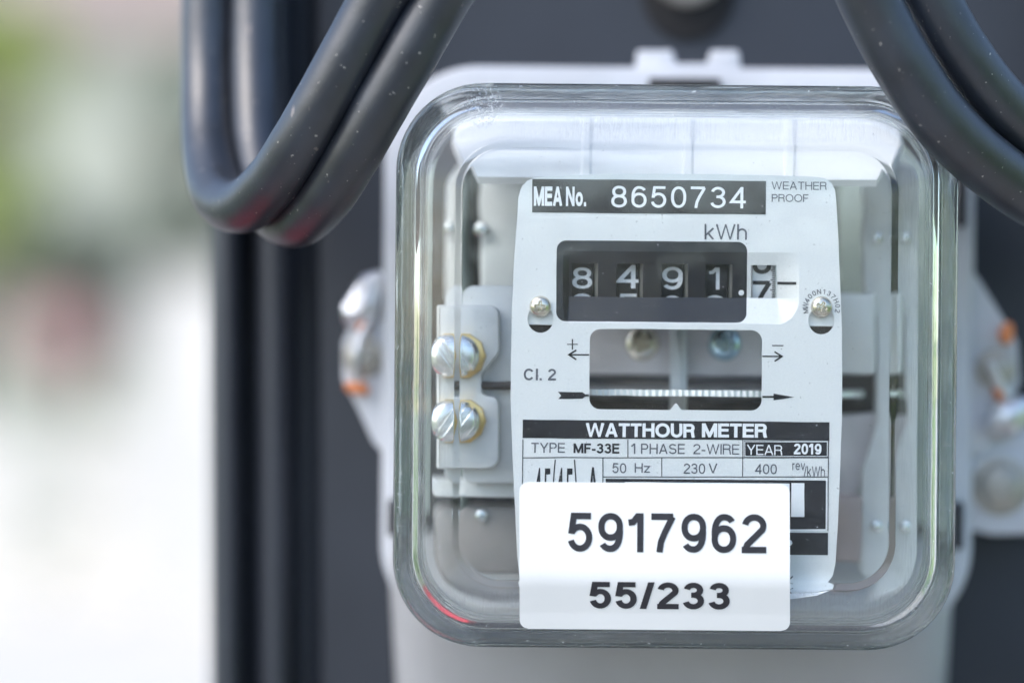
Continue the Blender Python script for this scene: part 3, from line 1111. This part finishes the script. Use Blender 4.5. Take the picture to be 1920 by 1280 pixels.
mag = mb.build('magnet_bridge', M['magnet'], meter, smooth=40)
mb = MB(); prism(mb, rr(*un(1272, 670), 17, 120, 4), 215, 249, 4)
mb.build('centre_rib', M['pale_metal'], mag, smooth=40)
dome_screw('bridge_screw', 1205, 645, 246, 32, 16, M['warm_steel'], mag, 'cross', .3)
dome_screw('bridge_screw', 1358, 645, 246, 32, 16, M['blue_zinc'], mag, 'cross', .1)
mb = MB(); prism(mb, rr(*un(1266, 790), 250, 42, 6), 330, 420, 6)
mb.build('lower_core', M['dark_iron'], meter, smooth=40)
mb = MB(); prism(mb, rr(*un(925, 1010), 66, 62, 26), 190, 360, 10)
mb.build('current_coil', M['bobbin'], meter, smooth=40)
mb = MB(); prism(mb, rr(*un(1588, 990), 28, 62, 10), 200, 360, 8)
mb.build('voltage_coil', M['copper'], meter, smooth=40)
mb = MB(); prism(mb, rr(*un(925, 915), 75, 16, 5), 150, 380, 4)
mb.build('coil_shelf', M['cast'], meter, smooth=40)
mb = MB()        # sloping pale tray above the register
def tray(y0, d0, y1, d1, hw0, hw1, th):
    c = un(1270, 300)[0]
    a = [wv(c - hw0, y0, d0), wv(c + hw0, y0, d0), wv(c + hw1, y1, d1), wv(c - hw1, y1, d1)]
    b = [p + Vector((0, th * U_, -th * U_)) for p in a]
    mb.loops([a, b])
ty0, ty1 = un(1270, 336)[1], un(1270, 222)[1]
tray(ty0, 75, ty1, 360, 372, 425, 12)
for x in (1100, 1290, 1480):       # upright ribs on it
    cx = un(x, 300)[0]
    q = [(ty0 + (ty1 - ty0) * t, 75 + 285 * t) for t in (-0.03, 0.8)]
    a = [[wv(cx - 9, y, d - 2), wv(cx + 9, y, d - 2), wv(cx + 7, y - 3, d - 5), wv(cx - 7, y - 3, d - 5)] for y, d in q]
    mb.loops(a)
mb.build('frame_crossbar', M['white_paint'], meter, smooth=40)
mb = MB(); prism(mb, rr(*un(960, 450), 58, 115, 12), 300, 380, 8)
mb.build('rear_panel', M['pale_metal'], meter, smooth=40)
mb = MB(); prism(mb, rr(*un(828, 640), 46, 320, 12), 520, 600, 8)
mb.build('rear_panel', M['reflection_liner'], meter, smooth=40)  # panel added to lighten the dark inner wall seen through the glass
mb = MB(); prism(mb, rr(*un(1665, 650), 95, 330, 12), 570, 640, 8)
mb.build('rear_panel', M['reflection_liner'], meter, smooth=40)  # added panel, its green tone standing for reflected foliage
for y in (430, 965):
    dome_screw('frame_screw', 905, y, 290 if y < 500 else 186, 13, 8, M['zinc'], meter, 'slot', .4)
for y in (447, 985):
    dome_screw('frame_screw', 1642, y, 266, 12, 8, M['zinc'], meter, 'slot', .4)

# --- housing: hollow back with a flange round the glass
def base_loop(l, r_, t, b, rad, d):
    """seen picture edges at depth 560 -> loop at depth d with the same true size"""
    x0, _ = un(l, 640); x1, _ = un(r_, 640); _, y0 = un(1270, t); _, y1 = un(1270, b)
    k = (DIST + 560) / DIST
    return [wt(x, y, d) for x, y in rr((x0 + x1) / 2 * k, (y0 + y1) / 2 * k, (x1 - x0) / 2 * k, (y1 - y0) / 2 * k, rad, 14)]
mb = MB()
e = (716, 1826, 126, 1200)
def off(k): return (e[0] + k, e[1] - k, e[2] + k, e[3] - k)
mb.loops([base_loop(*off(95), 120, 800), base_loop(*off(85), 130, 552), base_loop(*off(14), 190, 548), base_loop(*off(5), 195, 553), base_loop(*off(0.5), 200, 566), base_loop(*off(0), 200, 590), base_loop(*off(2), 200, 830)])
base = mb.build('housing', M['grey_paint'], meter, smooth=40)
# gasket clips between glass and flange
for (x0, x1, y0, y1, d) in ((1215, 1352, 147, 170, 520), (1796, 1812, 325, 425, 520), (1790, 1806, 940, 1030, 520), (727, 740, 935, 1005, 520)):
    m_ = MB(); prism(m_, rr(*un((x0 + x1) / 2, (y0 + y1) / 2), (x1 - x0) / 2, (y1 - y0) / 2, 6, 4), d, 545, 2)
    m_.build('cover_clip', M['dark_clip'] if x0 > 1000 or x0 < 800 else M['gasket'], base, smooth=40)
# hanging lug with two ears
mb = MB()
prism(mb, round_poly(ppx([(1194, 94), (1262, 94), (1268, 119), (1326, 119), (1332, 94), (1386, 94), (1390, 135), (1190, 135)]), [8, 8, 4, 4, 8, 8, 2, 2]), 572, 612, 5)
mb.build('hanging_lug', M['grey_paint'], meter, smooth=40)
# side lugs for the seals
mb = MB()
prism(mb, round_poly(ppx([(730, 600), (662, 600), (642, 640), (642, 712), (668, 760), (700, 830), (730, 862)]), [2, 12, 20, 20, 12, 10, 2]), 585, 625, 5)
mb.build('seal_lug', M['grey_paint'], meter, smooth=40)
mb = MB()
prism(mb, round_poly(ppx([(1815, 500), (1834, 520), (1908, 640), (1912, 715), (1880, 800), (1846, 850), (1815, 850)]), [2, 12, 24, 26, 12, 10, 2]), 585, 625, 5)
mb.build('seal_lug', M['grey_paint'], meter, smooth=40)
# terminal cover below
def term_loop(l, r_, t, b, rad, d, base_d=500):
    x0, _ = un(l, 1200); x1, _ = un(r_, 1200); _, y0 = un(1270, t); _, y1 = un(1270, b)
    k = (DIST + base_d) / DIST
    return [wt(x, y, d + (max(0, (y - 420) * 0.55) if d < 800 else 0)) for x, y in rr((x0 + x1) / 2 * k, (y0 + y1) / 2 * k, (x1 - x0) / 2 * k, (y1 - y0) / 2 * k, rad, 10)]
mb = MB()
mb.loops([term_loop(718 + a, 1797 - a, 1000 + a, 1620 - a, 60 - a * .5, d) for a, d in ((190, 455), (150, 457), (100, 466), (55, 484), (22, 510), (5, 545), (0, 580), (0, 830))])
mb.build('terminal_cover', M['shaded_cover_grey'], meter, smooth=60)
# lower mounting ear with its bolt
mb = MB()
prism(mb, round_poly(ppx([(1805, 806), (1990, 800), (1990, 1000), (1860, 1003), (1805, 990)]), [6, 10, 30, 30, 6]), 606, 650, 8)
ear = mb.build('mounting_ear', M['grey_paint'], meter, smooth=40)
o = dome_screw('mounting_bolt', 1876, 910, 600, 44, 26, M['bolt'], ear, 'none')
mb = MB(); prism(mb, ell(*un(1876, 910), 56, 56, 40), 598, 606, 2)
mb.build('bolt_washer', M['bolt'], ear, smooth=40)

# ------------------------------------------------------------------ wire seals on the two side lugs
def crumpled(px, py, d, rx, ry, rz, seed, tilt):
    rnd = random.Random(seed)
    bm = bmesh.new()
    bmesh.ops.create_icosphere(bm, subdivisions=4, radius=1)
    dirs = [(Vector((rnd.uniform(-1, 1), rnd.uniform(-1, 1), rnd.uniform(-1, 1))).normalized(), rnd.uniform(.65, .95)) for _ in range(26)]
    c = wp(px, py, d)
    k = (DIST + d) / DIST * U_
    for v in bm.verts:
        p = v.co.copy()
        for n_, lim in dirs:        # flatten to facets
            t_ = p.dot(n_)
            if t_ > lim: p -= n_ * (t_ - lim)
        q = Vector((p.x * rx * k, p.y * rz * k, p.z * ry * k))
        q.rotate(Matrix.Rotation(tilt, 3, 'Y'))
        v.co = c + q
    vs = [v.co.copy() for v in bm.verts]
    bm.verts.index_update()
    fs = [tuple(v.index for v in f.verts) for f in bm.faces]
    bm.free()
    return vs, fs

def tube(pts, r, n=24, sub=10, wob=0.0, caps=True):
    """swept tube through world points (Catmull-Rom)"""
    P = [Vector(p) for p in pts]
    P = [P[0] * 2 - P[1]] + P + [P[-1] * 2 - P[-2]]
    path = []
    for i in range(1, len(P) - 2):
        p0, p1, p2, p3 = P[i - 1:i + 3]
        for k in range(sub):
            t = k / sub
            path.append(0.5 * ((2 * p1) + (p2 - p0) * t + (2 * p0 - 5 * p1 + 4 * p2 - p3) * t * t + (3 * p1 - p0 - 3 * p2 + p3) * t ** 3))
    path.append(P[-2])
    loops_ = []
    up = None
    for i, p in enumerate(path):
        tan = (path[min(i + 1, len(path) - 1)] - path[max(i - 1, 0)]).normalized()
        if up is None:
            up = tan.orthogonal().normalized()
        up = (up - tan * up.dot(tan)).normalized()
        sd = tan.cross(up)
        rad = r * (1 + wob * sin(i * 0.7) * cos(i * 0.23))
        loops_.append([p + up * rad * cos(2 * pi * j / n) + sd * rad * sin(2 * pi * j / n) for j in range(n)])
    m = MB(); m.loops(loops_, caps, caps)
    return m

def seal(name_label, foil, foil_r, bolt, wire_a, wire_b, seed, tilt):
    t = thing('wire_seal', wp(*bolt, 575), name_label, 'seal', 'wire seals on the meter lugs')
    dome_screw('seal_bolt', bolt[0], bolt[1], 572, 30, 24, M['bolt'], t, 'none')
    w_ = MB(); prism(w_, ell(*un(*bolt), 38, 38, 32), 571, 584, 3)
    w_.build('bolt_washer', M['bolt'], t, smooth=40)
    v, f = crumpled(foil[0], foil[1], 570, *foil_r, seed, tilt)
    obj('foil_tag', v, f, M['foil'], t, smooth=22)
    for k_, (wx_, wy_, r1, r2) in enumerate((wire_a, wire_b)):
        v, f = crumpled(wx_, wy_, 568, r1, r2, 16, seed + 5 + k_, .2)
        obj('orange_wire', v, f, M['orange'], t, smooth=25)
    m_ = tube([wp(foil[0] + 8, foil[1] + (30 if foil[1] < bolt[1] else -30), 566), wp(bolt[0] - 12, bolt[1] - 10, 540), wp(wire_b[0], wire_b[1], 566)], 7 * U_, 10, 8)
    m_.build('seal_wire', M['foil'], t, smooth=40)
seal('crumpled silver foil seal with orange wire left of the glass cover', (684, 562), (42, 62, 34), (681, 668), (680, 612, 14, 16), (668, 725, 26, 15), 3, radians(20))
seal('crumpled silver foil seal with orange wire right of the glass cover', (1886, 782), (46, 58, 34), (1868, 690), (1886, 626, 15, 24), (1876, 735, 16, 16), 8, radians(35))

# ------------------------------------------------------------------ post behind the meter
GROUND = -1.55
prof = []
def pp(px, d):      # seen x at about mid height -> true x, at depth
    x, _ = un(px, 640)
    return (x * (DIST + d) / DIST * U_, d * U_)
pts = [(398, 950)]
for i in range(13):                                   # first rib
    a = pi * i / 12
    pts.append((426 - 30 * cos(a), 800 - 70 * sin(a)))
pts += [(458, 820), (466, 845), (474, 845), (480, 820)]
for i in range(13):                                   # second rib
    a = pi * i / 12
    pts.append((514 - 33 * cos(a), 800 - 62 * sin(a)))
pts += [(550, 830), (562, 850), (586, 850), (596, 815), (602, 800)]
pts += [(640, 795), (2060, 795)]
for i in range(1, 9):
    a = pi / 2 * i / 8
    pts.append((2060 + 40 * sin(a), 835 - 40 * cos(a)))
pts += [(2100, 1900), (398, 1900)]
base_pts = [pp(*p) for p in pts]
mb = MB()
z0, z1 = GROUND - 0.05, 1.1
ls = []
for k in range(12):
    z = z0 + (z1 - z0) * k / 11
    lean = -0.0135 * z                                # left flank leans a little
    ls.append([Vector((x + (lean if x < 0.05 else 0), y, z)) for x, y in base_pts])
mb.loops(ls)
post = thing('steel_post', (0.0, 0.15, GROUND), 'dark grey ribbed steel post that carries the electric meter', 'post')
mb.build('post_body', M['post_paint'], post, smooth=35)
mb = MB(); prism(mb, ell(*un(1290, -22), 88, 96, 40), 780, 798, 4)
mb.build('rubber_grommet', M['dark_clip'], post, smooth=40)
dome_screw('post_bolt', 1290, -62, 778, 76, 60, M['bolt'], post, 'none')

# ------------------------------------------------------------------ service cables
def cable(name, pts, r, label):
    m = tube([wp(*p) for p in pts], r * U_, 40, 14, 0.004)
    o = m.build(name, M['rubber'], None, smooth=60)
    return tag(o, label, 'cable', 'black service cables')
cable('service_cable', [(850, -330, -190), (771, -105, -130), (709, 0, -100), (655, 100, -85), (600, 200, -65), (556, 275, -30), (510, 342, 35), (455, 386, 130), (408, 362, 240), (391, 270, 360), (389, 150, 440), (389, 0, 475), (389, -200, 490), (389, -900, 500)], 53,
      'upper strand of the bent black cable pair left of the meter')
cable('service_cable', [(960, -330, -180), (889, -105, -125), (827, 0, -98), (770, 100, -85), (712, 200, -68), (661, 290, -35), (612, 366, 25), (558, 413, 120), (510, 390, 235), (484, 290, 340), (478, 150, 420), (478, 0, 465), (478, -200, 485), (478, -900, 500)], 52,
      'lower strand of the bent cable pair, nearest the top left glass corner')
cable('service_cable', [(1500, -330, -190), (1580, -120, -150), (1630, 0, -130), (1690, 115, -110), (1765, 225, -70), (1860, 315, 0), (1975, 385, 110), (2090, 380, 260), (2130, 250, 400), (2135, 0, 480), (2135, -700, 500)], 57,
      'black cable crossing the top right corner of the glass cover')
cable('service_cable', [(1610, -330, -100), (1690, -120, -70), (1745, 0, -50), (1805, 105, -25), (1880, 200, 30), (1965, 270, 110), (2035, 270, 250), (2055, 150, 400), (2060, 0, 470), (2060, -700, 495)], 56,
      'black cable at the picture edge, outer strand of the right pair')

# ------------------------------------------------------------------ surroundings
gm = mat('concrete', (0.66, 0.615, 0.53), 0.8, noise=0.08, nscale=3)
mb = MB()
S = 150
mb.add([(-S, -S, GROUND), (S, -S, GROUND), (S, S, GROUND), (-S, S, GROUND)], [(0, 1, 2, 3)])
tag(mb.build('ground', gm), 'pale concrete ground stretching to the horizon', 'ground', kind='structure')

M['leaf'] = mat('leaf', (0.30, 0.335, 0.25), 0.5, noise=0.4, nscale=3)
M['leaf_light'] = mat('leaf_light', (0.25, 0.42, 0.07), 0.5, noise=0.4, nscale=3)
M['leaf_pale'] = mat('leaf_pale', (0.44, 0.50, 0.16), 0.5, noise=0.3, nscale=3)
M['bark'] = mat('bark', (0.16, 0.12, 0.09), 0.8, noise=0.3, nscale=20)
M['petal'] = mat('petal', (0.80, 0.44, 0.44), 0.5, noise=0.3, nscale=8)
M['wall_white'] = mat('wall_white', (0.68, 0.66, 0.62), 0.7, noise=0.04, nscale=2)
M['wall_pale'] = mat('wall_pale', (0.40, 0.42, 0.35), 0.7, noise=0.05, nscale=2)
M['roof_tile'] = mat('roof_tile', (0.34, 0.27, 0.235), 0.6, noise=0.15, nscale=6)
M['window_glass'] = mat('window_glass', (0.05, 0.06, 0.07), 0.1)

def leaves(m, c, rx, ry, rz, n, size, rnd, mi=0):
    for _ in range(n):
        while True:
            p = Vector((rnd.uniform(-1, 1), rnd.uniform(-1, 1), rnd.uniform(-1, 1)))
            if 0.2 < p.length < 1: break
        q = Vector(c) + Vector((p.x * rx, p.y * ry, p.z * rz))
        a = Vector((rnd.gauss(0, 1), rnd.gauss(0, 1), rnd.gauss(0, 1))).normalized()
        b = a.orthogonal().normalized()
        s_ = size * rnd.uniform(.6, 1.3)
        m.add([q - a * s_, q + b * s_ * .5, q + a * s_, q - b * s_ * .5], [(0, 1, 2, 3)], mi)

def tree(x, y, h, r, label, leafm, seed):
    rnd = random.Random(seed)
    t = thing('tree', (x, y, GROUND), label, 'tree', 'trees beyond the white wall')
    m = tube([(x, y, GROUND), (x + .05 * h * rnd.uniform(-1, 1), y, GROUND + h * .3), (x + .05 * h, y, GROUND + h * .6)], .035 * h, 10, 5)
    for _ in range(5):
        a = rnd.uniform(0, 2 * pi)
        b = tube([(x + .03 * h, y, GROUND + h * .45), (x + cos(a) * r * .4, y + sin(a) * r * .4, GROUND + h * .65), (x + cos(a) * r * .7, y + sin(a) * r * .7, GROUND + h * .8)], .012 * h, 6, 4)
        m.add(b.v, b.f)
    m.build('trunk', M['bark'], t, smooth=40, recalc=False)
    c = MB()
    for _ in range(16):
        a, q = rnd.uniform(0, 2 * pi), rnd.uniform(0, .75) * r
        zz = GROUND + h * rnd.uniform(.5, .94)
        leaves(c, (x + cos(a) * q, y + sin(a) * q, zz), r * .42, r * .42, r * .36, 300, .14, rnd)
    c.build('crown', leafm, t, recalc=False)
    return t
tree(-7.35, 24, 5.6, 0.9, 'bright green tree at the far left edge of the photo', M['leaf_pale'], 1)
tree(-7.1, 27, 3.5, 1.0, 'darker green tree in front of the pale house', M['leaf'], 2)
tree(-5.35, 25, 5.2, .55, 'green tree beside the dark post behind the white wall', M['leaf'], 3)

# white garden wall
mb = MB()
def box(m, x0, x1, y0, y1, z0, z1, mi=0):
    m.add([(x0, y0, z0), (x1, y0, z0), (x1, y1, z0), (x0, y1, z0), (x0, y0, z1), (x1, y0, z1), (x1, y1, z1), (x0, y1, z1)],
          [(0, 3, 2, 1), (4, 5, 6, 7), (0, 1, 5, 4), (1, 2, 6, 5), (2, 3, 7, 6), (3, 0, 4, 7)], mi)
gw = thing('garden_wall', (-1.0, 16, GROUND), 'white garden wall with a flat coping, blurred behind the post', 'wall')
box(mb, -3.75, 6.0, 15.9, 16.1, GROUND, 0.62)
mb.build('wall_body', M['wall_white'], gw)
mb = MB(); box(mb, -3.8, 6.05, 15.86, 16.14, 0.622, 0.70)
mb.build('coping', M['wall_white'], gw)
# low white kerb wall further left
mb = MB(); box(mb, -8.0, -3.85, 17.0, 17.2, GROUND, -0.35)
tag(mb.build('low_wall', M['wall_white']), 'low white wall left of the tall garden wall', 'wall')

# red flowering shrub
rnd = random.Random(5)
fs_ = thing('flowering_shrub', (-4.55, 15.5, GROUND), 'red flowering shrub in front of the low white wall', 'shrub')
mb = MB(); leaves(mb, (-4.3, 15.5, -.55), .4, .4, .95, 300, .05, rnd)
mb.build('foliage', M['leaf'], fs_, recalc=False)
mb = MB(); leaves(mb, (-4.2, 15.35, .27), .24, .3, .24, 110, .05, rnd)
mb.build('blossom', M['petal'], fs_, recalc=False)

# pale house
hs = thing('house', (-9.0, 36, GROUND), 'pale rendered house with a pinkish tiled roof behind the trees', 'house')
mb = MB(); box(mb, -14.5, -4.0, 36, 42, GROUND, 5.2)
wl = mb.build('wall', M['wall_pale'], hs)
mb = MB()
mb.add([(-15, 35.5, 5.2), (-3.5, 35.5, 5.2), (-3.5, 42.5, 5.2), (-15, 42.5, 5.2), (-15, 39, 8.4), (-3.5, 39, 8.4)], [(0, 1, 5, 4), (2, 3, 4, 5), (1, 2, 5), (3, 0, 4), (0, 3, 2, 1)])
mb.build('roof', M['roof_tile'], hs)
for x in (-12.5, -10.0, -7.5):
    mb = MB(); box(mb, x, x + 1.2, 35.93, 35.99, 0.3, 1.8)
    w1 = mb.build('window', M['wall_white'], hs)
    mb = MB(); box(mb, x + .1, x + 1.1, 35.9, 35.925, .4, 1.7)
    mb.build('pane', M['window_glass'], w1)

# darker yard paving round the post
M['paving'] = mat('paving', (0.42, 0.39, 0.355), 0.8, noise=0.2, nscale=12)
mb = MB()
mb.add([(-3.0, -5.2, GROUND + .004), (5.0, -5.2, GROUND + .004), (5.0, 5.0, GROUND + .004), (-3.0, 5.0, GROUND + .004)], [(0, 1, 2, 3)])
tag(mb.build('yard_paving', M['paving']), 'brown yard paving at the foot of the post', 'paving', kind='structure')

# dark green hedge added out of view, keeps sky reflection off the nameplate
M['hedge_leaf'] = mat('hedge_leaf', (0.055, 0.085, 0.03), 0.5, noise=0.4, nscale=6)
rnd = random.Random(9)
hd = thing('hedge', (0.5, -4.6, GROUND), 'unseen dark green hedge added across the yard to darken the glass reflection', 'hedge')
mb = MB()
for _ in range(11000):
    q = Vector((rnd.uniform(-3.2, 3.2), -4.7 + rnd.uniform(-.28, .28), GROUND + 1.93 * rnd.random() ** .85 + rnd.gauss(0, .02)))
    a = Vector((rnd.gauss(0, 1), rnd.gauss(0, 1), rnd.gauss(0, 1))).normalized()
    b = a.orthogonal().normalized()
    s_ = .06 * rnd.uniform(.6, 1.3)
    mb.add([q - a * s_, q + b * s_ * .55, q + a * s_, q - b * s_ * .55], [(0, 1, 2, 3)])
mb.build('foliage', M['hedge_leaf'], hd, recalc=False)
for (hx, hy0, top, lab, sd_) in ((2.3, -3.6, 1.12, 'light green hedge running along the yard right of the post', 3), (-2.3, -3.0, 0.86, 'lower light green hedge along the yard left of the post', 4)):
    rnd = random.Random(sd_)
    hs_ = thing('hedge', (hx, hy0 + 2.5, GROUND), lab, 'hedge')
    mb = MB()
    for k in range(18):
        leaves(mb, (hx + .1 * sin(k * 2.1), hy0 + k * .28, GROUND + top + .06 * sin(k * 1.3)), .34, .34, top * 1.02, 320, .06, rnd)
    mb.build('foliage', M['leaf_light'], hs_, recalc=False)

# unseen red crate added beside the post: it tints the undersides of the cables and the lower corner of the glass
M['red_plastic'] = mat('red_plastic', (0.75, 0.05, 0.07), 0.35, noise=0.1, nscale=30)
cr = thing('reflection_crate', (-1.1, .65, GROUND), 'unseen red plastic crate added left of the post for its red reflection', 'crate')
cx0, cx1, cy0, cy1, cz = -1.75, -.45, .25, 1.05, GROUND + .012
mb = MB(); box(mb, cx0, cx1, cy0, cy1, cz, cz + .03)
mb.build('floor_panel', M['red_plastic'], cr)
for (a, b, c, d) in ((cx0, cx1, cy0, cy0 + .02), (cx0, cx1, cy1 - .02, cy1), (cx0, cx0 + .02, cy0 + .021, cy1 - .021), (cx1 - .02, cx1, cy0 + .021, cy1 - .021)):
    mb = MB()
    for z_ in (.031, .15, .27, .39): box(mb, a, b, c, d, cz + z_, cz + z_ + .085)
    ux, uy = (b - a) / 4, (d - c) / 4
    for q in range(5):
        if b - a > d - c: box(mb, a + (b - a - .03) * q / 4, a + (b - a - .03) * q / 4 + .03, c + .002, d - .002, cz + .032, cz + .46)
        else: box(mb, a + .002, b - .002, c + (d - c - .03) * q / 4, c + (d - c - .03) * q / 4 + .03, cz + .032, cz + .46)
    mb.build('side_panel', M['red_plastic'], cr)
mb = MB(); box(mb, cx0 + .02, cx1 - .02, cy0 + .02, cy1 - .02, cz + .40, cz + .47)
mb.build('lid', M['red_plastic'], cr)
